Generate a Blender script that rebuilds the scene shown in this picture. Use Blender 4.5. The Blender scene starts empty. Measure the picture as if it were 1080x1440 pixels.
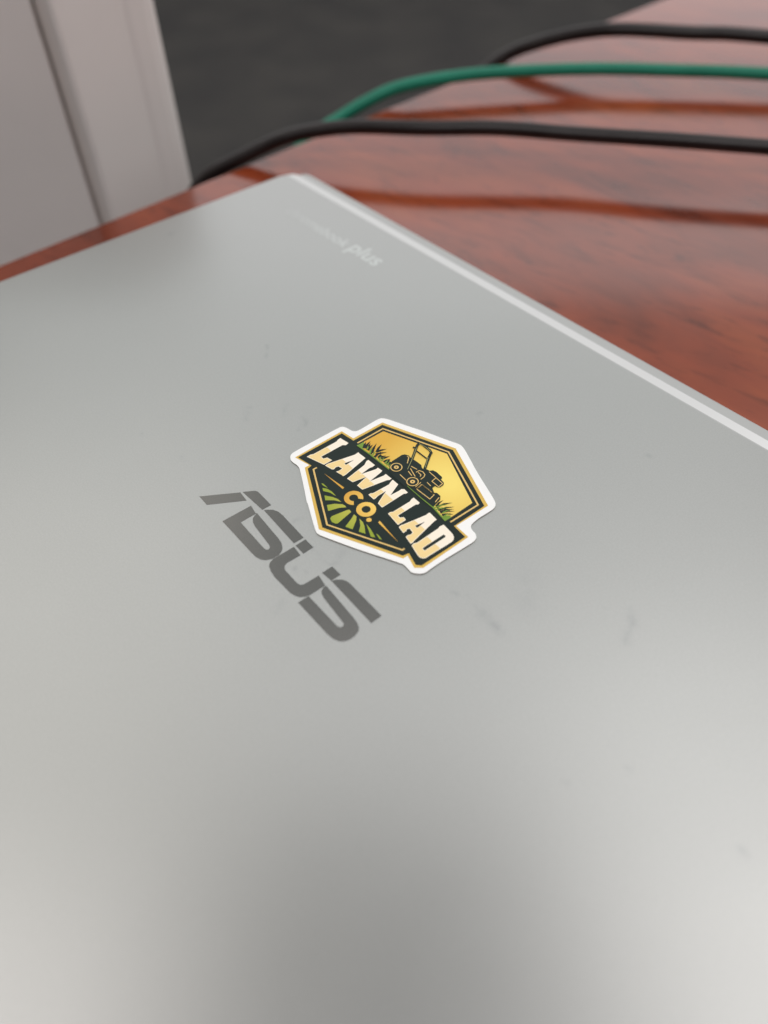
import bpy, bmesh, math, random, json
from mathutils import Vector, Matrix, geometry
random.seed(7)
sc = bpy.context.scene
COL = sc.collection
R = math.radians
TT = 0.74                      # table height
CAMZ = 0.1585                  # camera above the table
YAW = R(-51.7065)              # laptop turned on the table
LAPC = Vector((-0.02885, 0.31588, TT))   # front left corner of the laptop

# ------------------------------------------------------------------ camera
PIT, ROL = R(47.7601), R(-2.2122)
cam = bpy.data.cameras.new('camera'); co = bpy.data.objects.new('camera', cam); COL.objects.link(co)
fw = Vector((0, math.cos(PIT), -math.sin(PIT))); up = Vector((0, math.sin(PIT), math.cos(PIT))); rt = Vector((1, 0, 0))
r2 = rt*math.cos(ROL) + up*math.sin(ROL); u2 = -rt*math.sin(ROL) + up*math.cos(ROL)
M = Matrix((r2, u2, -fw)).transposed().to_4x4(); M.translation = Vector((0, 0, TT+CAMZ))
co.matrix_world = M
cam.sensor_fit = 'VERTICAL'; cam.sensor_height = 36; cam.lens = 36*1103.23/1440
cam.clip_start = 0.005; cam.clip_end = 100
cam.dof.use_dof = True; cam.dof.aperture_fstop = 7.2; cam.dof.focus_distance = 0.198
sc.camera = co

# ------------------------------------------------------------------ world, lamps, exposure
w = bpy.data.worlds.new('World'); sc.world = w; w.use_nodes = True
w.node_tree.nodes['Background'].inputs[0].default_value = (1.0, 0.97, 0.95, 1)
w.node_tree.nodes['Background'].inputs[1].default_value = 0.02
def lamp(name, loc, aim, sx, sy, watts, color):
    l = bpy.data.lights.new(name, 'AREA'); l.shape = 'RECTANGLE'; l.size = sx; l.size_y = sy; l.energy = watts; l.color = color
    o = bpy.data.objects.new(name, l); COL.objects.link(o); o.location = loc
    o.rotation_euler = (Vector(aim)-Vector(loc)).to_track_quat('-Z', 'Y').to_euler()
    return o
def panel(x0, x1, y0, y1, rad, color):      # an unseen ceiling panel of a given radiance, placed and tuned for the lid's tones
    x, y, sx, sy = (x0+x1)/2, (y0+y1)/2, x1-x0, y1-y0
    return lamp('unseen_ceiling_lamp', (x, y, 2.75), (x, y, 0), sx, sy, rad*math.pi*sx*sy, color)
WARM, COOL, PLAIN = (1.0, 0.972, 0.945), (0.965, 1.0, 0.985), (1.0, 0.995, 0.975)
panel(-1.7, -0.58, -0.3, 0.6, 2.35, (1.0, 0.93, 0.90))
panel(-1.7, -0.5, 0.6, 1.4, 1.1, (1.0, 0.96, 0.90))
panel(-1.7, -0.5, 1.4, 2.4, 1.4, (1.0, 0.97, 0.93))
panel(-3.0, -1.7, -0.3, 2.4, 1.5, (1.0, 0.96, 0.905))
panel(-0.48, 0.38, 0.86, 1.4, 1.3, (1.0, 0.975, 0.965))
panel(-0.5, 0.4, 1.4, 2.4, 0.8, COOL)
panel(0.48, 1.6, -0.3, 0.6, 2.6, (1.0, 0.95, 0.935))
panel(0.4, 1.6, 0.6, 1.4, 1.9, (1.0, 0.975, 0.96))
panel(0.4, 1.6, 1.4, 2.4, 0.85, PLAIN)
panel(1.6, 3.0, -0.3, 2.4, 0.4, PLAIN)
panel(-2.2, 2.2, 2.4, 4.2, 0.57, (0.93, 1.0, 0.98))
panel(-0.7, 0.7, -1.95, -1.15, 10.8, (1.0, 0.96, 0.96))  # added fill behind the camera, brightens the sticker and post
lamp('fill_lamp', (0.8, 4.6, 2.1), (0.3, 0, 1.2), 7.0, 2.6, 0.98*math.pi*7*2.6, (1.0, 0.965, 0.985))  # added lamp, gives the bright far reflection in table and bevel
lamp('fill_lamp', (5.4, 2.4, 1.9), (0, 0.3, 1.0), 6.0, 2.4, 2.0*math.pi*6*2.4, (1.0, 0.975, 0.96))  # added fill from the right, brightens the post
sc.view_settings.view_transform = 'Standard'; sc.view_settings.look = 'None'
sc.view_settings.exposure = 0.13; sc.view_settings.gamma = 1
sc.cycles.max_bounces = 8

# ------------------------------------------------------------------ helpers
def link(name, me, parent=None, mats=(), smooth=False):
    o = bpy.data.objects.new(name, me); COL.objects.link(o)
    for m in mats: me.materials.append(m)
    if parent is not None: o.parent = parent
    if smooth:
        for p in me.polygons: p.use_smooth = True
    return o
def empty(name, loc, rz=0):
    o = bpy.data.objects.new(name, None); COL.objects.link(o); o.location = loc; o.rotation_euler = (0, 0, rz); o.empty_display_size = 0.02
    return o
def tag(o, label=None, cat=None, group=None, kind=None):
    for k, v in (('label', label), ('category', cat), ('group', group), ('kind', kind)):
        if v: o[k] = v
    return o
def sheets(name, items, parent, mats, unit=0.001):
    """flat print: items = (loops, z_mm, material index); first loop outer, the others holes"""
    vs, fs, mi = [], [], []
    for loops, z, k in items:
        L = [[Vector((p[0], p[1], 0)) for p in lp] for lp in loops]
        flat = [p for lp in L for p in lp]; b0 = len(vs)
        vs += [(p.x*unit, p.y*unit, z*unit) for p in flat]
        for t in geometry.tessellate_polygon(L):
            a, b, c = (flat[i] for i in t)
            cr = (b.x-a.x)*(c.y-a.y)-(b.y-a.y)*(c.x-a.x)
            if abs(cr) < 1e-9: continue
            fs.append(tuple(b0+i for i in (t if cr > 0 else t[::-1]))); mi.append(k)
    me = bpy.data.meshes.new(name); me.from_pydata(vs, [], fs); me.update()
    for p, k in zip(me.polygons, mi): p.material_index = k
    return link(name, me, parent, mats)
def stroke(pts, wd, taper=False):
    """outline polygon of a polyline of width wd"""
    P = [Vector(p) for p in pts]; a, b = [], []
    n = len(P)
    for i in range(n):
        d0 = (P[i]-P[i-1]).normalized() if i else (P[1]-P[0]).normalized()
        d1 = (P[i+1]-P[i]).normalized() if i < n-1 else d0
        t = (d0+d1); t = t.normalized() if t.length > 1e-6 else d0
        nn = Vector((-t.y, t.x)); s = wd/2/max(0.45, abs(nn.dot(Vector((-d0.y, d0.x)))))
        if taper: s *= (1-i/(n-1))*0.9+0.1
        a.append(P[i]+nn*s); b.append(P[i]-nn*s)
    return [tuple(q) for q in a+b[::-1]]
def circle(cx, cy, r, n=36): return [(cx+r*math.cos(2*math.pi*i/n), cy+r*math.sin(2*math.pi*i/n)) for i in range(n)]
def rrect(x0, y0, x1, y1, r, n=8):
    out = []
    for cx, cy, a0 in ((x1-r, y1-r, 0), (x0+r, y1-r, 90), (x0+r, y0+r, 180), (x1-r, y0+r, 270)):
        out += [(cx+r*math.cos(R(a0+90*i/n)), cy+r*math.sin(R(a0+90*i/n))) for i in range(n+1)]
    return out
def loft(name, rings, parent, mats, ringmat=None, cap0=True, cap1=True, unit=0.001, smooth=False):
    """rings = list of (loop, z), bottom to top, all of one length"""
    n = len(rings[0][0]); vs = [(p[0]*unit, p[1]*unit, z*unit) for lp, z in rings for p in lp]; fs = []; mi = []
    for k in range(len(rings)-1):
        for i in range(n):
            j = (i+1) % n
            fs.append((k*n+i, k*n+j, (k+1)*n+j, (k+1)*n+i)); mi.append(ringmat[k] if ringmat else 0)
    if cap0: fs.append(tuple(range(n))[::-1]); mi.append(0)
    if cap1: fs.append(tuple((len(rings)-1)*n+i for i in range(n))); mi.append(0)
    me = bpy.data.meshes.new(name); me.from_pydata(vs, [], fs); me.update()
    for p, k in zip(me.polygons, mi): p.material_index = k
    return link(name, me, parent, mats, smooth)
def box(name, x0, y0, z0, x1, y1, z1, parent, mats, bev=0.0):
    bm = bmesh.new(); bmesh.ops.create_cube(bm, size=1)
    for v in bm.verts: v.co = Vector(((x0+x1)/2+v.co.x*(x1-x0), (y0+y1)/2+v.co.y*(y1-y0), (z0+z1)/2+v.co.z*(z1-z0)))
    if bev: bmesh.ops.bevel(bm, geom=bm.edges[:], offset=bev, segments=3, affect='EDGES')
    me = bpy.data.meshes.new(name); bm.to_mesh(me); bm.free()
    return link(name, me, parent, mats)
def catmull(P, n=10):
    P = [Vector(p) for p in P]; P = [P[0]*2-P[1]]+P+[P[-1]*2-P[-2]]; out = []
    for i in range(1, len(P)-2):
        p0, p1, p2, p3 = P[i-1:i+3]
        for k in range(n):
            t = k/n
            out.append(0.5*((2*p1)+(p2-p0)*t+(2*p0-5*p1+4*p2-p3)*t*t+(3*p1-p0-3*p2+p3)*t**3))
    out.append(P[-2]); return out
def tube(name, pts, rad, parent, mats, seg=20):
    P = catmull(pts); n = len(P); vs = []; fs = []
    up_ = Vector((0, 0, 1)); N = None
    for i in range(n):
        t = (P[min(i+1, n-1)]-P[max(i-1, 0)]).normalized()
        if N is None: N = t.cross(up_).normalized()
        N = (N-t*N.dot(t)).normalized(); B = t.cross(N)
        vs += [tuple(P[i]+(N*math.cos(2*math.pi*k/seg)+B*math.sin(2*math.pi*k/seg))*rad) for k in range(seg)]
    for i in range(n-1):
        for k in range(seg):
            l = (k+1) % seg
            fs.append((i*seg+k, i*seg+l, (i+1)*seg+l, (i+1)*seg+k))
    fs.append(tuple(range(seg))[::-1]); fs.append(tuple((n-1)*seg+k for k in range(seg)))
    me = bpy.data.meshes.new(name); me.from_pydata(vs, [], fs); me.update()
    bm = bmesh.new(); bm.from_mesh(me); bmesh.ops.recalc_face_normals(bm, faces=bm.faces[:]); bm.to_mesh(me); bm.free()
    return link(name, me, parent, mats, True)

# ------------------------------------------------------------------ materials
class NT:
    def __init__(s, name):
        s.m = bpy.data.materials.new(name); s.m.use_nodes = True; s.t = s.m.node_tree; s.b = s.t.nodes['Principled BSDF']
    def n(s, typ, **kw):
        nd = s.t.nodes.new(typ)
        for k, v in kw.items(): setattr(nd, k, v)
        return nd
    def l(s, a, b): s.t.links.new(a, b)
    def set(s, **kw):
        for k, v in kw.items():
            i = s.b.inputs[k.replace('_', ' ')]
            i.default_value = (*v, 1) if isinstance(v, tuple) and len(v) == 3 and i.type == 'RGBA' else v
        return s
    def math(s, op, a, b=None, clamp=False):
        nd = s.n('ShaderNodeMath', operation=op, use_clamp=clamp)
        for i, v in enumerate((a, b)):
            if v is None: continue
            if isinstance(v, (int, float)): nd.inputs[i].default_value = v
            else: s.l(v, nd.inputs[i])
        return nd.outputs[0]
    def vmath(s, op, a, b=None):
        nd = s.n('ShaderNodeVectorMath', operation=op)
        for i, v in enumerate((a, b)):
            if v is None: continue
            if isinstance(v, (tuple, Vector)): nd.inputs[i].default_value = v
            else: s.l(v, nd.inputs[i])
        return nd.outputs[1] if op in ('DOT_PRODUCT', 'LENGTH', 'DISTANCE') else nd.outputs[0]
    def noise(s, vec, scale, detail=3, rough=0.5, dist=0.0):
        nd = s.n('ShaderNodeTexNoise'); nd.inputs['Scale'].default_value = scale; nd.inputs['Detail'].default_value = detail
        nd.inputs['Roughness'].default_value = rough; nd.inputs['Distortion'].default_value = dist
        if vec is not None: s.l(vec, nd.inputs['Vector'])
        return nd.outputs['Fac']
    def ramp(s, fac, stops):
        nd = s.n('ShaderNodeValToRGB'); e = nd.color_ramp.elements
        while len(e) < len(stops): e.new(0.5)
        for k, (p, c) in zip(e, stops): k.position = p; k.color = (*c, 1)
        s.l(fac, nd.inputs[0]); return nd.outputs[0]
    def mix(s, fac, a, b, blend='MIX'):
        nd = s.n('ShaderNodeMix', data_type='RGBA', blend_type=blend)
        for i, v in ((0, fac), (6, a), (7, b)):
            if isinstance(v, (int, float)): nd.inputs[i].default_value = v
            elif isinstance(v, tuple): nd.inputs[i].default_value = (*v, 1)
            else: s.l(v, nd.inputs[i])
        return nd.outputs[2]
    def obj(s): return s.n('ShaderNodeTexCoord').outputs['Object']
    def map(s, vec, loc=(0, 0, 0), rot=(0, 0, 0), scale=(1, 1, 1)):
        nd = s.n('ShaderNodeMapping'); s.l(vec, nd.inputs[0])
        nd.inputs[1].default_value = loc; nd.inputs[2].default_value = rot; nd.inputs[3].default_value = scale
        return nd.outputs[0]
    def bump(s, h, strength, dist):
        nd = s.n('ShaderNodeBump'); nd.inputs['Strength'].default_value = strength; nd.inputs['Distance'].default_value = dist
        s.l(h, nd.inputs['Height']); s.l(nd.outputs[0], s.b.inputs['Normal'])
def plain(name, col, rough=0.5, metal=0.0, spec=0.5):
    return NT(name).set(Base_Color=col, Roughness=rough, Metallic=metal, Specular_IOR_Level=spec).m

# lid: satin silver paint over fine grain, with scuffs of its own
LIDC = (0.413, 0.424, 0.416)
def lid_material():
    t = NT('satin_silver'); t.set(Metallic=0.65, Roughness=0.3)
    v = t.obj(); fine = t.noise(v, 2600, 2, 0.6); big = t.noise(v, 14, 3, 0.55)
    col = t.ramp(fine, [(0.3, tuple(c*0.95 for c in LIDC)), (0.7, tuple(min(1, c*1.045) for c in LIDC))])
    col = t.mix(1.0, col, t.ramp(big, [(0.3, (0.975, 0.975, 0.975)), (0.7, (1.0, 1.0, 1.0))]), 'MULTIPLY')
    wob = t.noise(v, 420, 3, 0.6); wv = t.n('ShaderNodeTexNoise'); wv.inputs['Scale'].default_value = 160; t.l(v, wv.inputs['Vector'])
    warp = t.vmath('SCALE', t.vmath('SUBTRACT', wv.outputs['Color'], (0.5, 0.5, 0.5))); warp.node.inputs['Scale'].default_value = 0.0035
    p = t.vmath('ADD', v, warp); mask = None
    # (ax, ay, bx, by, half width mm, strength): smears and finger marks
    for ax, ay, bx, by, hw, st in SMUDGES:
        A = Vector((ax, ay, 18.5))/1000; B = Vector((bx, by, 18.5))/1000; d = B-A
        pa = t.vmath('SUBTRACT', p, A); h = t.math('MULTIPLY', t.vmath('DOT_PRODUCT', pa, d), 1/max(d.length_squared, 1e-12), True)
        nd = t.n('ShaderNodeVectorMath', operation='SCALE'); nd.inputs[0].default_value = d; t.l(h, nd.inputs['Scale'])
        dist = t.vmath('DISTANCE', pa, nd.outputs[0])
        k = t.math('SUBTRACT', 1.0, t.math('DIVIDE', dist, hw*1.5/1000), True)
        k = t.math('MULTIPLY', t.math('MULTIPLY', k, k), st*1.1, True)
        mask = k if mask is None else t.math('MAXIMUM', mask, k)
    mask = t.math('MULTIPLY', mask, t.math('MULTIPLY', t.math('SUBTRACT', wob, 0.28, True), 3.2, True))
    col = t.mix(mask, col, (0.2, 0.21, 0.23)); t.l(col, t.b.inputs['Base Color'])
    sp = t.noise(v, 330, 1, 0.5); sp = t.math('MULTIPLY', t.math('SUBTRACT', sp, 0.80, True), 4.0, True)
    t.l(t.mix(sp, col, (0.3, 0.3, 0.3)), t.b.inputs['Base Color'])
    t.l(t.math('ADD', t.math('MULTIPLY', t.noise(v, 30, 4, 0.6), 0.05), 0.295), t.b.inputs['Roughness'])
    t.bump(fine, 0.12, 0.00005)
    return t.m
SMUDGES = [(90.8, -77.1, 95.4, -81.0, 0.9, 0.3), (111.3, -97.2, 115.4, -100.6, 1.2, 0.16), (117.7, -89.0, 120.7, -92.0, 1.0, 0.14), (125.0, -88.0, 127.5, -90.5, 0.9, 0.42), (126.2, -91.0, 128.3, -93.0, 0.7, 0.2), (164.0, -114.2, 167.5, -114.7, 0.8, 0.22), (167.5, -114.7, 170.1, -114.2, 0.8, 0.25), (170.1, -114.2, 171.0, -112.5, 1.0, 0.18), (171.0, -112.5, 169.6, -109.7, 1.6, 0.14), (196.9, -96.8, 202.6, -97.1, 0.8, 0.22), (202.6, -97.1, 207.9, -98.1, 1.5, 0.34), (222.7, -73.4, 225.4, -75.3, 1.5, 0.34), (225.3, -75.4, 227.1, -80.3, 1.2, 0.2), (201.5, -83.7, 207.6, -87.9, 5, 0.1), (11.6, -65.9, 11.1, -64.2, 1.6, 0.35), (101.7, -125.5, 102.2, -125.6, 0.7, 0.5), (116.7, -121.0, 118.0, -121.6, 0.7, 0.35), (165.6, -120.9, 166.4, -121.3, 0.8, 0.35), (168.0, -119.5, 168.7, -119.6, 0.8, 0.2), (194.3, -98.6, 195.3, -98.6, 0.8, 0.25), (218.7, -77.1, 219.1, -77.0, 0.8, 0.3), (154.3, -112.3, 154.5, -110.3, 1.0, 0.25), (195.3, -31.4, 195.7, -31.3, 0.8, 0.3), (266.2, -98.7, 267.3, -98.8, 1.2, 0.25), (238.9, -112.2, 239.2, -111.5, 0.8, 0.3), (244.5, -101.5, 245.0, -101.4, 0.8, 0.3), (155.5, -52.4, 155.6, -50.9, 0.8, 0.25), (171.3, -128.3, 173.1, -130.5, 1.6, 0.12)]
M_LID = lid_material()
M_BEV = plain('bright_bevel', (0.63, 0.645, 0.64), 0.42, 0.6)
M_BASE = plain('base_silver', (0.43, 0.44, 0.435), 0.42, 0.6)
M_LOGO = plain('mirror_foil', (0.15, 0.148, 0.142), 0.2, 1.0)
def foil_material():                     # pale foil lettering; its weaker reflection towards the start is painted as lid colour
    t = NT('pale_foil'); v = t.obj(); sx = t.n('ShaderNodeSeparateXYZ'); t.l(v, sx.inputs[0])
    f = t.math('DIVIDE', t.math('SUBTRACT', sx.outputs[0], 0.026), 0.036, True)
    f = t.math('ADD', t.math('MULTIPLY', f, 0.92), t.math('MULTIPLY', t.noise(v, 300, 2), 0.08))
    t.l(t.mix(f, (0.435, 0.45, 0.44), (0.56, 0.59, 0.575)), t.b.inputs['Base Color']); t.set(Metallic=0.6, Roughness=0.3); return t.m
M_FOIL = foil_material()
M_RUB = plain('black_rubber', (0.02, 0.02, 0.02), 0.7)

def wood_material():
    t = NT('mahogany_laminate')
    v = t.map(t.obj(), rot=(0, 0, R(86)))
    s1 = t.noise(t.map(v, scale=(1, 2.4, 1)), 10, 4, 0.55, 0.6)
    s2 = t.noise(t.map(v, scale=(1, 3.2, 1)), 30, 4, 0.6, 0.8)
    s3 = t.noise(t.map(v, scale=(1, 4.5, 1)), 75, 3, 0.6, 0.3)
    c = t.ramp(s1, [(0.27, (0.125, 0.027, 0.013)), (0.5, (0.215, 0.041, 0.016)), (0.72, (0.28, 0.062, 0.020))])
    c = t.mix(1.0, c, t.ramp(s2, [(0.30, (0.60, 0.56, 0.56)), (0.46, (0.97, 0.97, 0.97)), (0.75, (1.12, 1.08, 1.0))]), 'MULTIPLY')
    c = t.mix(0.55, c, t.ramp(s3, [(0.30, (0.35, 0.32, 0.34)), (0.40, (1, 1, 1))]), 'MULTIPLY')
    t.l(c, t.b.inputs['Base Color']); t.set(Roughness=0.14, Specular_IOR_Level=0.5)
    t.l(t.math('ADD', t.math('MULTIPLY', t.noise(v, 60, 3), 0.06), 0.09), t.b.inputs['Roughness'])
    return t.m
M_WOOD = wood_material()
def carpet_material():
    t = NT('dark_carpet'); v = t.obj()
    c = t.mix(1.0, t.ramp(t.noise(v, 900, 2, 0.7), [(0.3, (0.046, 0.045, 0.044)), (0.7, (0.092, 0.089, 0.086))]),
              t.ramp(t.noise(v, 5, 4), [(0.3, (0.8, 0.8, 0.82)), (0.7, (1.1, 1.08, 1.05))]), 'MULTIPLY')
    t.l(c, t.b.inputs['Base Color']); t.set(Roughness=0.95, Specular_IOR_Level=0.1); t.bump(t.noise(v, 700, 2), 0.6, 0.004)
    return t.m
M_CARPET = carpet_material()
def paint_material():
    t = NT('white_paint'); v = t.obj()
    t.l(t.ramp(t.noise(v, 12, 4), [(0.3, (0.80, 0.765, 0.74)), (0.7, (0.85, 0.81, 0.785))]), t.b.inputs['Base Color']); t.set(Roughness=0.5)
    t.bump(t.noise(v, 90, 3), 0.1, 0.001); return t.m
M_PAINT = paint_material()
def cable_material(name, c0, c1, rough):
    t = NT(name); v = t.obj(); t.l(t.ramp(t.noise(v, 45, 4), [(0.35, c0), (0.65, c1)]), t.b.inputs['Base Color'])
    t.set(Roughness=rough, Specular_IOR_Level=0.3); t.bump(t.noise(v, 800, 2), 0.12, 0.0002); return t.m
M_BLACK = cable_material('black_jacket', (0.009, 0.006, 0.006), (0.015, 0.011, 0.011), 0.38)
M_GREEN = cable_material('green_jacket', (0.006, 0.175, 0.108), (0.010, 0.21, 0.132), 0.5)

# ------------------------------------------------------------------ the floor
me = bpy.data.meshes.new('floor'); me.from_pydata([(-6, -5, 0), (7, -5, 0), (7, 9, 0), (-6, 9, 0)], [], [(0, 1, 2, 3)])
tag(link('floor', me, None, [M_CARPET]), kind='structure')

# ------------------------------------------------------------------ the table
ED = R(41.49); e = Vector((math.cos(ED), math.sin(ED), 0)); en = Vector((-e.y, e.x, 0)); em = Vector((0.014, 0.4255, 0))
tab = tag(empty('conference_table', (em.x, em.y, 0), ED), 'red mahogany wood table with a glossy top under the laptop and cables', 'table')
def bow(s): return 0.0022-0.022*(s-0.06)**2            # slightly bowed far edge
edge_pts = [(s/1000, bow(s/1000)) for s in range(1300, -701, -50)]
loop = edge_pts+[(-0.70, -1.15), (1.30, -1.15)]
def inset(lp, d):
    out = []; n = len(lp)
    for i in range(n):
        a, b, c = Vector(lp[i-1]), Vector(lp[i]), Vector(lp[(i+1) % n]); d0 = (b-a).normalized(); d1 = (c-b).normalized()
        n0 = Vector((-d0.y, d0.x)); n1 = Vector((-d1.y, d1.x)); nn = (n0+n1).normalized(); out.append(tuple(b+nn*d/max(0.3, nn.dot(n0))))
    return out
rings = [(inset(loop, 0.004), TT-0.030)]
for k in range(7):
    a = math.pi/2*k/6; rings.append((inset(loop, 0.003*(1-math.sin(math.pi/2-a)*1.0) if False else 0.003*(1-math.cos(a))), TT-0.003+0.003*math.sin(a)))
loft('tabletop', rings, tab, [M_WOOD], unit=1)
for x0 in (-0.35, 0.75):
    box('leg', x0, -0.95, 0.0, x0+0.06, -0.25, TT-0.0305, tab, [M_WOOD], 0.004)

# ------------------------------------------------------------------ the white post beyond the table
OFF = 0.060
cl = tag(empty('post', (em.x+en.x*OFF, em.y+en.y*OFF, 0), ED), 'white painted upright post with a groove, standing beyond the table edge', 'post')
H = 0.845
prof = [(-0.1395, 0.08), (-0.1395, 0.0012), (-0.1388, 0.0), (-0.1375, -0.0004), (-0.1075, -0.0004), (-0.1050, -0.0014), (-0.0985, -0.0020), (-0.0945, -0.0016), (-0.0920, 0.0002), (-0.0914, 0.0022), (-0.0914, 0.08)]
loft('trim_board', [(prof, 0.0), (prof, H)], cl, [M_PAINT], unit=1)
prof = [(-0.245, 0.16), (-0.245, 0.095), (-0.1445, 0.0085), (-0.1398, 0.017), (-0.1398, 0.16)]
loft('side_panel', [(prof, 0.0), (prof, H)], cl, [M_PAINT], unit=1)

# ------------------------------------------------------------------ the laptop
lap = tag(empty('laptop', LAPC, YAW), 'closed silver grey laptop with a scuffed satin lid lying on the red table', 'laptop')
LW, LD = 321.5, 232.0
def lr(x0, y0, x1, y1, r): return rrect(x0, y0, x1, y1, r)
base = loft('base', [(lr(6, -LD+4, LW-6, -4, 6), 1.4), (lr(2, -LD, LW-2, -0.5, 6), 3.2), (lr(0.4, -LD, LW-0.4, 2.0, 5), 9.5), (lr(0.2, -LD, LW-0.2, 2.7, 3.4), 15.4),
                     (lr(0.35, -LD, LW-0.35, 2.6, 3.3), 15.9), (lr(0.8, -LD+0.5, LW-0.8, 2.2, 4), 16.2)], lap, [M_BASE])
lidp = loft('lid', [(lr(1.0, -LD, LW-1, -3.6, 4), 16.45), (lr(0.1, -LD, LW-0.1, -2.75, 3), 16.9), (lr(0, -LD, LW, -2.7, 3), 17.45), (lr(0.5, -LD+0.5, LW-0.5, -6.9, 3.5), 18.42), (lr(0.9, -LD+0.9, LW-0.9, -7.3, 3.2), 18.5)],
            lap, [M_LID, M_BEV], ringmat=[0, 0, 1, 0])
tube('hinge', [(0.03, -LD/1000-0.001, 0.0135), (0.16, -LD/1000-0.001, 0.0135), (0.29, -LD/1000-0.001, 0.0135)], 0.0035, lap, [M_BASE])
for x in (25, LW-25):
    for y in (-18, -LD+18):
        loft('rubber_foot', [(circle(x, y, 7), 0.0), (circle(x, y, 7.5), 1.5)], lap, [M_RUB])
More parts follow.
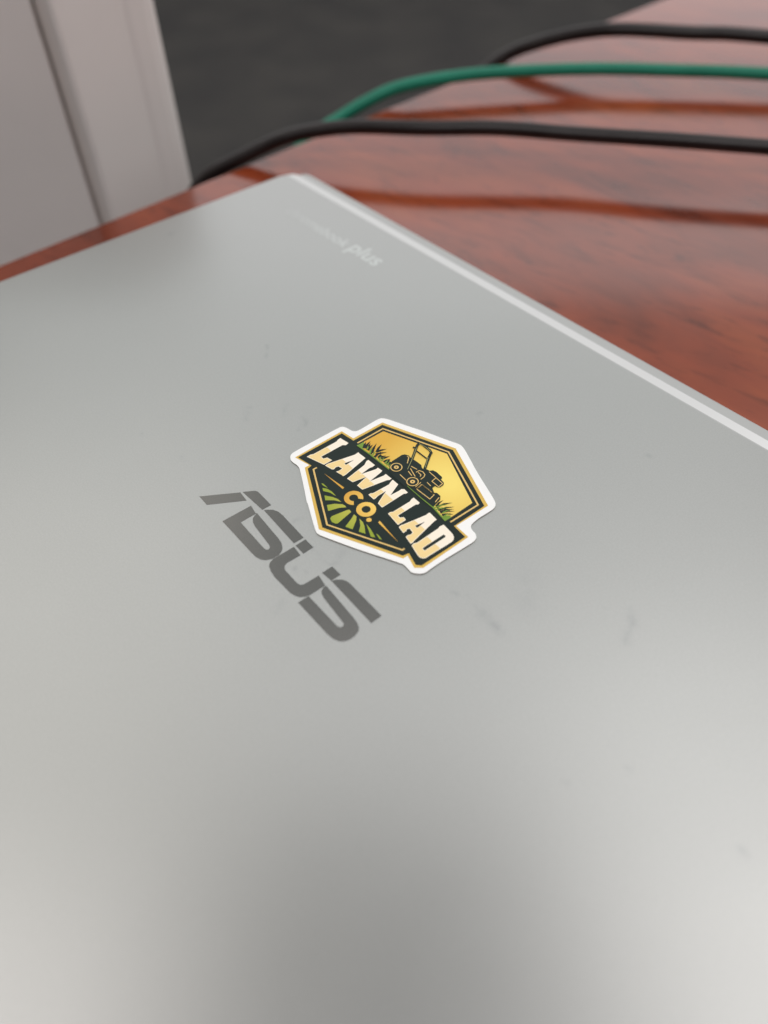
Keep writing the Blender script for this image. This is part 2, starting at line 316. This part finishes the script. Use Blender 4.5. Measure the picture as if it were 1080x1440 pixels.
D = json.loads('''{"logo":[[[131.84,-125.37],[137.44,-116.93],[140.88,-117.28],[135.57,-125.49]],[[137.67,-116.44],[139.44,-113.8],[140.08,-113.52],[141.05,-113.48],[146.11,-113.58],[145.99,-116.12]],[[142.98,-117.41],[146.01,-117.97],[145.97,-122.32],[156.3,-122.63],[157.03,-122.45],[157.34,-122.02],[157.03,-121.4],[156.23,-121.14],[149.25,-120.45],[147.91,-120.12],[146.72,-119.39],[145.9,-117.67],[156.06,-118.35],[157.61,-118.57],[158.96,-119.2],[159.81,-119.98],[160.33,-121.12],[160.24,-123.04],[159.58,-124.37],[158.61,-125.13],[157.26,-125.53],[155.4,-125.6],[142.69,-125.45]],[[146.33,-115.9],[146.72,-115.16],[147.74,-114.09],[149.1,-113.52],[150.7,-113.38],[159.83,-113.73],[159.74,-116.51]],[[160.52,-116.61],[160.49,-113.75],[163.7,-113.77],[163.75,-116.69]],[[160.57,-117.1],[163.68,-117.42],[163.48,-121.06],[163.78,-121.94],[164.41,-122.44],[165.16,-122.62],[169.66,-122.72],[170.52,-122.47],[170.92,-121.78],[171.13,-117.75],[174.35,-118.33],[174.25,-122.58],[173.9,-123.63],[173.3,-124.48],[172.15,-125.15],[170.79,-125.47],[165.11,-125.58],[163.12,-125.3],[161.61,-124.78],[160.82,-124.11],[160.37,-122.87],[160.43,-121.03]],[[171.0,-116.77],[171.05,-113.89],[174.23,-113.92],[174.15,-116.55]],[[174.15,-116.55],[174.7,-115.41],[175.52,-114.48],[176.56,-113.98],[177.71,-113.84],[188.8,-114.06],[188.88,-116.98]],[[174.47,-118.22],[184.78,-118.91],[186.68,-119.15],[187.97,-119.64],[188.64,-120.28],[189.06,-121.56],[189.11,-122.84],[188.74,-124.03],[188.01,-124.93],[186.75,-125.55],[184.95,-125.77],[174.13,-125.68],[174.22,-122.86],[184.64,-122.94],[185.3,-122.71],[185.5,-122.12],[185.1,-121.51],[184.26,-121.4],[176.86,-120.66],[175.53,-120.29],[174.92,-119.84],[174.48,-118.99]]],"logohole":[[145.97,-122.32],[146.08,-118.02],[146.72,-119.39],[147.91,-120.12],[149.25,-120.45],[156.23,-121.14],[157.03,-121.4],[157.34,-122.02],[157.03,-122.45],[156.3,-122.63]],"white":[[-25.13,-12.85],[-25.74,-12.23],[-26.07,-11.09],[-26.04,3.59],[-25.76,4.44],[-24.68,5.05],[-22.73,5.33],[-21.87,6.08],[-21.7,7.37],[-21.92,13.29],[-21.61,14.51],[-20.74,15.26],[-18.27,16.36],[-15.29,17.56],[-9.54,20.02],[-3.61,22.16],[-1.11,23.22],[0.14,23.57],[1.6,23.32],[4.32,22.27],[9.17,20.27],[12.21,19.13],[16.94,17.52],[20.1,16.34],[21.09,15.62],[21.66,14.53],[21.71,12.9],[21.56,9.58],[21.83,7.21],[22.17,6.44],[22.67,6.0],[23.49,5.71],[24.58,5.63],[25.51,5.08],[26.12,3.97],[26.08,1.94],[25.73,-4.28],[25.68,-9.34],[25.84,-10.73],[25.37,-11.89],[24.54,-12.74],[23.63,-13.27],[22.7,-13.2],[21.48,-13.1],[20.63,-13.17],[18.76,-14.11],[16.43,-15.31],[13.87,-16.66],[9.06,-19.1],[3.97,-21.42],[1.24,-22.64],[0.09,-22.73],[-2.48,-21.67],[-8.99,-18.77],[-8.99,-18.93],[-14.82,-15.94],[-19.33,-13.77],[-20.45,-13.32],[-21.46,-13.21],[-23.03,-13.5],[-24.15,-13.39]],"goldborder":[[-24.14,-11.98],[-24.34,3.2],[-20.12,3.86],[-20.03,13.6],[0.19,21.67],[20.09,14.02],[19.91,3.77],[24.28,3.62],[24.41,-10.38],[23.11,-11.92],[19.45,-10.77],[19.43,-12.08],[-0.21,-21.66],[-19.44,-12.25],[-19.43,-10.82]],"dark":[[-23.66,-11.42],[-23.67,2.7],[-19.41,3.32],[-19.3,13.01],[0.22,20.72],[19.59,13.27],[19.64,3.34],[23.8,3.06],[23.69,-10.2],[22.72,-11.12],[19.06,-10.07],[18.77,-11.62],[-0.11,-20.72],[-18.61,-11.92],[-18.92,-10.52]],"lineup":[[-17.95,3.52],[-18.0,12.14],[-0.01,19.36],[18.36,12.35],[18.19,3.52]],"linedn":[[-17.42,-9.91],[-17.48,-10.94],[-0.07,-19.34],[17.43,-10.65],[17.38,-9.98]],"field":[[-17.27,2.93],[-17.13,11.58],[0.27,18.59],[17.02,11.73],[17.17,2.84]],"ground":[[-17.27,2.93],[-12.22,3.33],[-5.03,3.61],[1.61,3.95],[2.37,3.44],[8.06,3.36],[12.02,3.46],[17.17,2.84]],"hillL":[[-17.27,2.93],[-17.18,5.05],[-16.57,4.83],[-15.37,3.46],[-15.27,2.95]],"hillR":[[17.17,2.84],[15.85,3.1],[15.86,3.77],[16.53,4.94],[17.21,4.58]],"L1":[[-22.41,1.28],[-19.47,1.75],[-19.23,0.79],[-19.86,0.06],[-19.9,-6.71],[-18.99,-6.7],[-18.69,-5.75],[-17.04,-5.32],[-17.05,-7.94],[-22.35,-9.59],[-22.36,-8.39],[-22.03,-7.7],[-21.98,-0.25],[-22.29,0.32]],"A1":[[-15.03,1.56],[-14.48,1.51],[-12.11,1.65],[-11.96,0.93],[-10.6,-5.69],[-10.54,-6.57],[-10.49,-6.56],[-13.02,-7.08],[-12.84,-6.29],[-12.93,-5.23],[-14.15,-5.49],[-14.36,-6.17],[-14.05,-6.98],[-14.4,-7.39],[-16.66,-7.9],[-16.76,-7.07],[-14.91,0.34]],"A1h":[[-14.07,-3.62],[-13.39,-3.71],[-13.49,-1.0]],"W":[[-11.1,1.8],[-8.49,1.89],[-8.4,0.96],[-8.58,0.17],[-8.21,-2.74],[-7.2,1.2],[-7.3,1.88],[-5.74,2.05],[-5.5,1.46],[-4.82,-2.63],[-4.16,1.15],[-4.24,1.98],[-2.04,2.07],[-1.98,1.42],[-2.34,0.87],[-3.65,-5.46],[-3.76,-5.87],[-5.75,-5.98],[-6.59,-2.42],[-7.28,-5.8],[-7.38,-6.14],[-9.28,-6.44],[-10.31,-0.1],[-11.1,1.2]],"N":[[-1.58,2.04],[0.58,2.04],[2.21,-1.75],[2.41,0.69],[2.35,1.59],[2.81,2.14],[4.29,2.08],[4.27,1.5],[3.96,1.0],[4.09,-5.5],[4.0,-5.93],[2.34,-5.82],[1.93,-5.08],[0.39,-1.68],[0.44,-4.39],[0.7,-5.17],[0.64,-5.79],[-1.45,-5.78],[-1.46,-5.11],[-1.11,-4.56],[-0.9,0.29],[-1.28,1.11]],"L2":[[6.5,2.07],[8.79,2.05],[8.94,1.42],[8.59,0.88],[8.57,-4.58],[9.34,-4.72],[9.82,-3.9],[10.88,-4.08],[10.86,-6.55],[6.52,-6.08],[6.49,-5.33],[6.84,-4.79],[6.88,0.48],[6.53,1.29]],"A2":[[12.74,1.79],[15.55,1.57],[15.52,0.89],[17.08,-6.77],[17.28,-7.27],[17.23,-8.02],[14.93,-7.57],[14.75,-6.9],[15.05,-6.17],[14.92,-5.45],[13.58,-5.18],[13.28,-5.74],[13.6,-6.25],[13.62,-7.23],[11.49,-6.83],[11.36,-6.08],[11.59,-5.3],[12.76,0.63],[12.65,1.15]],"A2h":[[13.68,-3.6],[14.49,-3.67],[14.23,-0.97]],"D":[[17.73,1.75],[21.17,1.45],[22.12,1.07],[22.68,0.48],[22.95,-0.43],[22.7,-7.41],[22.74,-8.08],[22.37,-8.71],[21.73,-9.04],[20.86,-9.0],[17.75,-8.19],[17.58,-7.4],[17.92,-6.64],[17.8,-0.01],[17.57,0.61]],"Dh":[[20.04,-0.27],[20.68,-0.26],[20.88,-0.53],[20.85,-6.84],[20.22,-6.85],[20.02,-6.6]],"blD":[[[-16.86,5.58],[-15.28,3.56]],[[-16.33,6.66],[-15.05,3.82]],[[-14.82,6.26],[-13.98,3.85]],[[-14.58,7.31],[-12.5,4.07]],[[-13.47,5.98],[-12.45,3.52]],[[-13.42,8.05],[-12.01,5.25]],[[-11.13,7.96],[-12.1,5.15]],[[-10.13,7.15],[-11.49,4.49]],[[-9.3,6.3],[-9.91,4.09]],[[-8.53,6.9],[-9.08,4.47]],[[-7.62,6.33],[-7.97,4.27]],[[-15.74,6.11],[-13.89,3.96]],[[-11.3,6.08],[-10.83,3.61]],[[-10.39,4.13],[-10.29,5.45]],[[-6.88,4.08],[-7.7,5.78]],[[-6.0,4.23],[-6.79,5.65]]],"blG":[[[-14.16,5.48],[-12.65,3.59]],[[-12.41,5.39],[-11.64,3.57]],[[-14.97,5.15],[-14.32,3.77]],[[-9.83,5.08],[-9.51,3.95]],[[-9.0,5.45],[-8.47,3.98]],[[-7.79,5.68],[-7.11,4.1]],[[-6.92,5.5],[-6.41,4.04]],[[-6.2,5.17],[-5.53,4.19]],[[-9.55,4.51],[-8.89,3.8]]],"brD":[[[11.85,7.02],[12.32,4.21]],[[13.91,8.09],[12.54,4.19]],[[15.26,7.54],[13.55,3.8]],[[15.75,6.92],[14.18,3.75]],[[16.38,6.61],[14.45,3.68]],[[16.93,5.68],[15.21,3.51]],[[15.22,6.04],[13.0,3.95]],[[15.95,5.04],[15.6,3.33]]],"brG":[[[11.29,6.49],[11.94,3.62]],[[13.78,7.0],[12.38,3.48]],[[14.61,6.25],[13.02,3.43]],[[15.45,6.17],[14.84,4.0]],[[16.23,5.64],[15.93,3.2]]],"C":[[-2.95,-9.2],[-4.85,-7.75],[-4.47,-10.99],[-3.78,-8.57],[-3.63,-10.1],[-1.0,-7.69],[-1.85,-8.52],[-1.05,-10.45],[-1.81,-9.83]],"O":[[2.04,-9.21],[0.09,-7.69],[0.5,-11.04],[1.18,-8.5],[1.31,-10.02],[3.59,-7.39],[3.94,-10.7]],"dot":[[5.16,-10.8],[4.63,-10.38],[4.7,-11.34],[5.61,-10.27],[5.71,-11.22]],"rays":[[[-12.16,-12.31],[-11.6,-12.0],[-9.68,-12.04],[-11.38,-12.46]],[[-10.63,-13.05],[-9.63,-12.32],[-8.16,-11.99],[-6.16,-12.15],[-8.06,-12.56],[-9.68,-13.54]],[[-8.25,-14.17],[-6.52,-12.99],[-5.15,-12.4],[-3.78,-12.32],[-5.31,-13.28],[-6.81,-14.98]],[[-5.24,-15.63],[-4.4,-13.96],[-3.01,-12.59],[-2.24,-12.36],[-1.62,-12.47],[-2.57,-13.92],[-3.46,-16.54]],[[-1.2,-17.6],[-1.55,-16.86],[-0.76,-12.89],[-0.5,-12.38],[0.37,-12.45],[1.24,-17.15],[1.02,-17.57],[-0.01,-17.98]],[[3.23,-16.4],[1.97,-13.36],[1.41,-12.44],[2.38,-12.39],[3.25,-13.16],[5.0,-15.59]],[[6.53,-14.9],[5.36,-13.56],[3.42,-12.3],[4.76,-12.34],[6.0,-12.81],[8.06,-14.12]],[[5.81,-12.07],[7.77,-12.31],[10.42,-13.03],[9.56,-13.73]],[[9.61,-12.19],[10.41,-12.04],[11.98,-12.31],[11.38,-12.61]]],"darts":[[[-10.1,-9.53],[-9.87,-9.09],[-7.21,-8.78],[-6.99,-9.4]]],"dartL":[[-14.55,-9.76],[-7.24,-8.85],[-7.08,-9.45]],"dartR":[[7.02,-9.0],[7.24,-9.66],[14.97,-9.88]],"m_body":[[-6.27,5.31],[-6.69,6.0],[-6.86,9.39],[-6.51,10.16],[-5.57,10.6],[-4.86,10.53],[-3.67,10.58],[-2.39,10.74],[-0.83,10.81],[-0.02,10.29],[0.9,10.2],[1.18,10.83],[2.13,11.06],[2.5,11.79],[3.6,12.06],[5.7,11.95],[6.16,11.63],[6.15,11.2],[7.62,10.94],[8.08,10.36],[8.18,9.22],[7.76,8.73],[7.0,8.53],[7.05,7.62],[7.96,7.16],[8.56,6.89],[8.65,6.94],[9.14,7.37],[10.37,7.31],[11.25,6.44],[11.58,5.21],[11.9,3.57],[7.99,3.42],[2.37,3.44],[3.22,2.68],[-2.46,2.79],[-4.59,3.17]],"m_handle":[[-1.61,7.26],[-4.17,10.74],[-6.94,14.63],[-7.27,15.63],[-6.43,15.99],[-3.53,16.01],[-2.53,15.67],[-1.85,14.36],[0.98,10.3]],"m_cross":[[-5.52,13.23],[-1.7,13.34]],"m_lever":[[-7.19,13.41],[-6.31,13.82]],"w1":[[-4.24,5.43],[-3.62,6.95],[-4.85,3.89],[-5.21,6.61],[-3.34,4.21]],"w2":[[2.3,5.25],[2.82,6.71],[1.79,3.8],[1.49,6.37],[3.08,4.0]],"m_l":[[[-5.56,10.16],[-5.0,10.21],[-3.57,8.48]],[[-2.27,8.52],[-0.3,8.94]],[[-1.78,7.93],[1.32,6.95]],[[-1.22,6.85],[0.55,6.48]],[[-1.73,4.51],[0.82,4.36]],[[0.32,8.07],[0.38,9.07],[1.29,9.5],[2.41,9.23],[2.87,8.48],[2.99,7.34]],[[0.66,8.47],[1.84,8.42],[2.13,7.9]],[[2.32,10.71],[4.93,10.62]],[[5.26,9.02],[5.04,10.61],[7.61,10.51],[7.79,9.04],[5.26,9.02]],[[4.77,7.88],[6.32,7.74]],[[4.48,6.4],[4.82,4.57]],[[4.7,6.39],[8.12,6.51]]],"m_l2":[[[4.86,4.41],[4.6,6.34],[9.11,6.37],[9.5,4.65],[4.86,4.41]],[[4.71,6.33],[8.89,6.39]],[[11.12,4.94],[10.56,6.72]],[[4.14,4.68],[3.81,6.68]]],"m_hl":[[[-1.85,7.12],[-3.6,9.91],[-6.42,14.0]],[[-7.12,15.5],[-4.98,16.0],[-2.87,15.88]],[[0.54,10.94],[-1.73,13.9]]]}''')
LZ = 18.5
for k, lp in enumerate(D['logo']):
    sheets('logo_stroke', [([lp]+([D['logohole']] if k == 2 and False else []), LZ+0.02, 0)], lidp, [M_LOGO])
# the line of small lettering by the front edge
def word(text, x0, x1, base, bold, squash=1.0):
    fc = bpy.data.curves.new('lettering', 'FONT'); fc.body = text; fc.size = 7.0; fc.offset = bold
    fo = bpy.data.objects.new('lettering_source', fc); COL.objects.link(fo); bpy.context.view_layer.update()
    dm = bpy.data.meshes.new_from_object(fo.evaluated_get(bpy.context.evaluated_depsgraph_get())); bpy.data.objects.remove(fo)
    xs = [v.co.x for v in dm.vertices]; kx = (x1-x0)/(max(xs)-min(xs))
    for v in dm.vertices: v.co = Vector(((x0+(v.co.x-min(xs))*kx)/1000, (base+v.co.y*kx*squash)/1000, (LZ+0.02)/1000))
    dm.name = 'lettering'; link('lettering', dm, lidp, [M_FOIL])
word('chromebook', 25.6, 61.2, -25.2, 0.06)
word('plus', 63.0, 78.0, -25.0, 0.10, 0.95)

# ------------------------------------------------------------------ the sticker
CEN = (160.894, -87.970)
Rz = Matrix.Rotation(YAW, 4, 'Z'); sp = LAPC+Rz @ Vector((CEN[0]/1000, CEN[1]/1000, LZ/1000))
stk = tag(empty('sticker', sp, YAW+R(-1.0)), 'white edged hexagon badge sticker with a lawn mower and cream lettering on the laptop lid', 'sticker')
def print_mat(name, col, rough=0.38, spec=0.4): return plain(name, col, rough, 0, spec)
M_WHITE = print_mat('white_vinyl', (0.885, 0.90, 0.89)); M_GOLD = print_mat('gold_ink', (0.67, 0.445, 0.085)); M_DARK = print_mat('dark_green_ink', (0.009, 0.019, 0.016), 0.42, 0.22)
M_LINE = print_mat('pale_gold_ink', (0.72, 0.50, 0.17)); M_CREAM = print_mat('cream_ink', (0.92, 0.85, 0.71)); M_TAN = print_mat('tan_ink', (0.86, 0.66, 0.30))
M_GREENI = print_mat('green_ink', (0.17, 0.30, 0.03)); M_OLIVE = print_mat('olive_line_ink', (0.36, 0.36, 0.14))
def grad(name, c, r0, r1, a, b):
    t = NT(name); d = t.vmath('DISTANCE', t.obj(), (c[0]/1000, c[1]/1000, 0)); f = t.math('DIVIDE', t.math('SUBTRACT', d, r0/1000), (r1-r0)/1000, True)
    t.l(t.ramp(f, [(0, a), (1, b)]), t.b.inputs['Base Color']); t.set(Roughness=0.38, Specular_IOR_Level=0.45); return t.m
M_FIELD = grad('sunrise_ink', (8, 12), 2, 22, (0.90, 0.72, 0.17), (0.70, 0.40, 0.04))
M_RAY = grad('lawn_ink', (0, -10), 2, 9, (0.48, 0.47, 0.06), (0.27, 0.35, 0.015))
M_RING = grad('coin_gold_ink', (3, -6), 2, 9, (0.86, 0.58, 0.12), (0.66, 0.36, 0.04))
def smooth_loop(lp, it=1):
    for _ in range(it):
        out = []
        for i in range(len(lp)):
            a, b = lp[i], lp[(i+1) % len(lp)]
            out += [(a[0]*.8+b[0]*.2, a[1]*.8+b[1]*.2), (a[0]*.2+b[0]*.8, a[1]*.2+b[1]*.8)]
        lp = out
    return lp
wl = smooth_loop(D['white'], 2)
M_EDGE = print_mat('dark_cut_edge', (0.30, 0.28, 0.24), 0.7, 0.2)  # cut side, darker than the white face
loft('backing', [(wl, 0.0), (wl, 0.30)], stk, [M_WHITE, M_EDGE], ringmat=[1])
z0 = 0.32
gb = D['goldborder']
sheets('gold_border', [([gb], z0, 0)], stk, [M_GOLD])
badge = sheets('badge', [([D['dark']], z0+0.02, 0)], stk, [M_DARK])
for k in ('lineup', 'linedn'): sheets('gold_line', [([stroke(D[k], 0.42)], z0+0.04, 0)], badge, [M_LINE])
pic = sheets('mower_picture', [([D['field'][1:4]+D['ground'][::-1]], z0+0.04, 0)], stk, [M_FIELD])
def blade(tip, bs, wd, bend):
    t, b = Vector(tip), Vector(bs); d = t-b; n = Vector((-d.y, d.x)).normalized(); m = b+d*0.5+n*bend*d.length
    return [tuple(b+n*wd/2), tuple(m+n*wd*0.42), tuple(t), tuple(m-n*wd*0.42), tuple(b-n*wd/2)]
for k in ('hillL', 'hillR'): sheets('hillside', [([D[k]], z0+0.06, 0)], pic, [M_GREENI])
it = [([blade(t, b, 0.75, 0.04)], z0+0.08+0.002*i, 1) for i, (t, b) in enumerate(D['blD'])]
it += [([blade(t, b, 0.45, 0.05)], z0+0.12+0.002*i, 0) for i, (t, b) in enumerate(D['blG'])]
it += [([blade(t, b, 0.62, 0.09)], z0+0.08+0.002*i, 1) for i, (t, b) in enumerate(D['brD'])]
it += [([blade(t, b, 0.40, 0.09)], z0+0.12+0.002*i, 0) for i, (t, b) in enumerate(D['brG'])]
sheets('grass', it, pic, [M_GREENI, M_DARK])
sheets('ground_line', [([stroke(D['ground'], 0.34)], z0+0.15, 0)], pic, [M_GREENI])
# the mower
sheets('mower_body', [([D['m_body']], z0+0.17, 0)]+[([stroke(q, 0.22)], z0+0.19, 1) for q in D['m_l']+D['m_l2']], pic, [M_DARK, M_LINE])
sheets('handle', [([stroke(D['m_handle'], 0.72)], z0+0.21, 0), ([stroke(D['m_cross'], 0.42)], z0+0.215, 0), ([stroke(D['m_lever'], 0.6)], z0+0.205, 0)]+[([stroke(q, 0.13)], z0+0.225, 1) for q in D['m_hl']], pic, [M_DARK, M_OLIVE])
for key in ('w1', 'w2'):
    cx, cy = D[key][0]
    sheets('wheel', [([circle(cx, cy, 1.72)], z0+0.235, 0), ([circle(cx, cy, 1.55), circle(cx, cy, 1.30)[::-1]], z0+0.245, 1), ([circle(cx, cy, 0.62), circle(cx, cy, 0.20)[::-1]], z0+0.245, 1)], pic, [M_DARK, M_LINE])
# lettering
def clip_below(lp, ylim):
    out = []
    for i in range(len(lp)):
        a, b = lp[i], lp[(i+1) % len(lp)]; ia, ib = a[1] <= ylim, b[1] <= ylim
        if ia: out.append(a)
        if ia != ib: t = (ylim-a[1])/(b[1]-a[1]); out.append((a[0]+(b[0]-a[0])*t, ylim))
    return out
def area(lp): return sum(lp[i-1][0]*lp[i][1]-lp[i][0]*lp[i-1][1] for i in range(len(lp)))/2
def shrink(lp, d):
    lp = [tuple(p) for p in lp]
    lp = [p for i, p in enumerate(lp) if (Vector(p)-Vector(lp[i-1])).length > 0.02]
    if area(lp) < 0: lp = lp[::-1]
    return inset(lp, d)
for key, hole, lim in (('L1', None, -3.5), ('A1', 'A1h', -3.1), ('W', None, -2.5), ('N', None, -2.3), ('L2', None, -2.4), ('A2', 'A2h', -2.6), ('D', 'Dh', -3.7)):
    lp = D[key]; hl = [D[hole]] if hole else []
    items = [([lp]+hl, z0+0.05, 0)]
    tanp = clip_below(shrink(lp, 0.17), lim)
    items.append(([tanp]+([clip_below(shrink(D[hole], -0.12), lim)] if hole and min(p[1] for p in D[hole]) < lim-0.3 else []), z0+0.065, 1))
    sheets('letter', items, badge, [M_CREAM, M_TAN])
def arc(cx, cy, r, a0, a1, n=40): return [(cx+r*math.cos(R(a0+(a1-a0)*i/n)), cy+r*math.sin(R(a0+(a1-a0)*i/n))) for i in range(n+1)]
cx, cy = D['C'][0]; sheets('small_letter', [([arc(cx, cy, 2.38, 38, 324)+arc(cx, cy, 1.1, 324, 38)], z0+0.05, 0)], badge, [M_RING])
cx, cy = D['O'][0]; sheets('small_letter', [([circle(cx, cy, 2.42), circle(cx, cy, 1.1)[::-1]], z0+0.05, 0)], badge, [M_RING])
cx, cy = D['dot'][0]; sheets('full_stop', [([circle(cx, cy, 0.66, 20)], z0+0.05, 0)], badge, [M_RING])
for lp in D['rays']: sheets('lawn_stripe', [([lp], z0+0.05, 0)], badge, [M_RAY])
for k in ('dartL', 'dartR'): sheets('gold_dart', [([D[k]], z0+0.05, 0)], badge, [M_RING])

# ------------------------------------------------------------------ the cables
def cable(name, pts, rad, mat, label, group=None):
    P = [Vector((x/1000, y/1000, TT+z/1000)) for x, y, z in pts]
    o = tube(name, P, rad/1000, None, [mat]); tag(o, label, 'cable', group); return o
cable('power_cable', [(900, 120, 3.3), (600, 215, 4), (400, 270, 9), (280, 296, 14), (168, 323.5, 15.8), (127, 334, 16.2), (89, 344.4, 15.9), (55.8, 351, 16.9), (24, 354.5, 16.7), (-6, 361, 15.9), (-25.2, 363.5, 13.8), (-38.3, 364, 11.1), (-48.5, 364, 7.4), (-58.8, 363.5, 3.2), (-71, 363, -1.9), (-78, 362.5, -6.2), (-84, 361.5, -12), (-90, 359.5, -24), (-96, 357, -60), (-108, 354, -200), (-100, 356, -420)], 3.1, M_BLACK,
      'black cable nearest the laptop, arching low over the red table', 'black cables crossing the table')
cable('network_cable', [(900, 210, 3.1), (560, 330, 3.6), (350, 390, 6), (204, 424, 8.7), (160, 433, 9.0), (115.4, 439.2, 9.3), (66.5, 438.3, 9.6), (38, 434.5, 9.0), (14.5, 429, 7.2), (-2, 425.5, 2.0), (-15, 423, -4.0), (-27, 420, -10), (-45, 415, -26), (-58, 410, -70), (-62, 408, -200), (-60, 410, -420)], 3.0, M_GREEN,
      'green cable lying between the two black cables on the red table')
cable('power_cable', [(900, 250, 3.5), (560, 340, 5), (350, 405, 12), (209, 448.5, 18), (170, 457, 18.8), (134, 465.5, 19.1), (110, 473.5, 15.0), (89, 478, 8.9), (78, 480.5, 3.9), (68, 480, -2.0), (52, 476, -18), (36, 470, -60), (30, 468, -200), (32, 470, -420)], 3.4, M_BLACK,
      'farther black cable, arching behind the green cable at the table edge', 'black cables crossing the table')
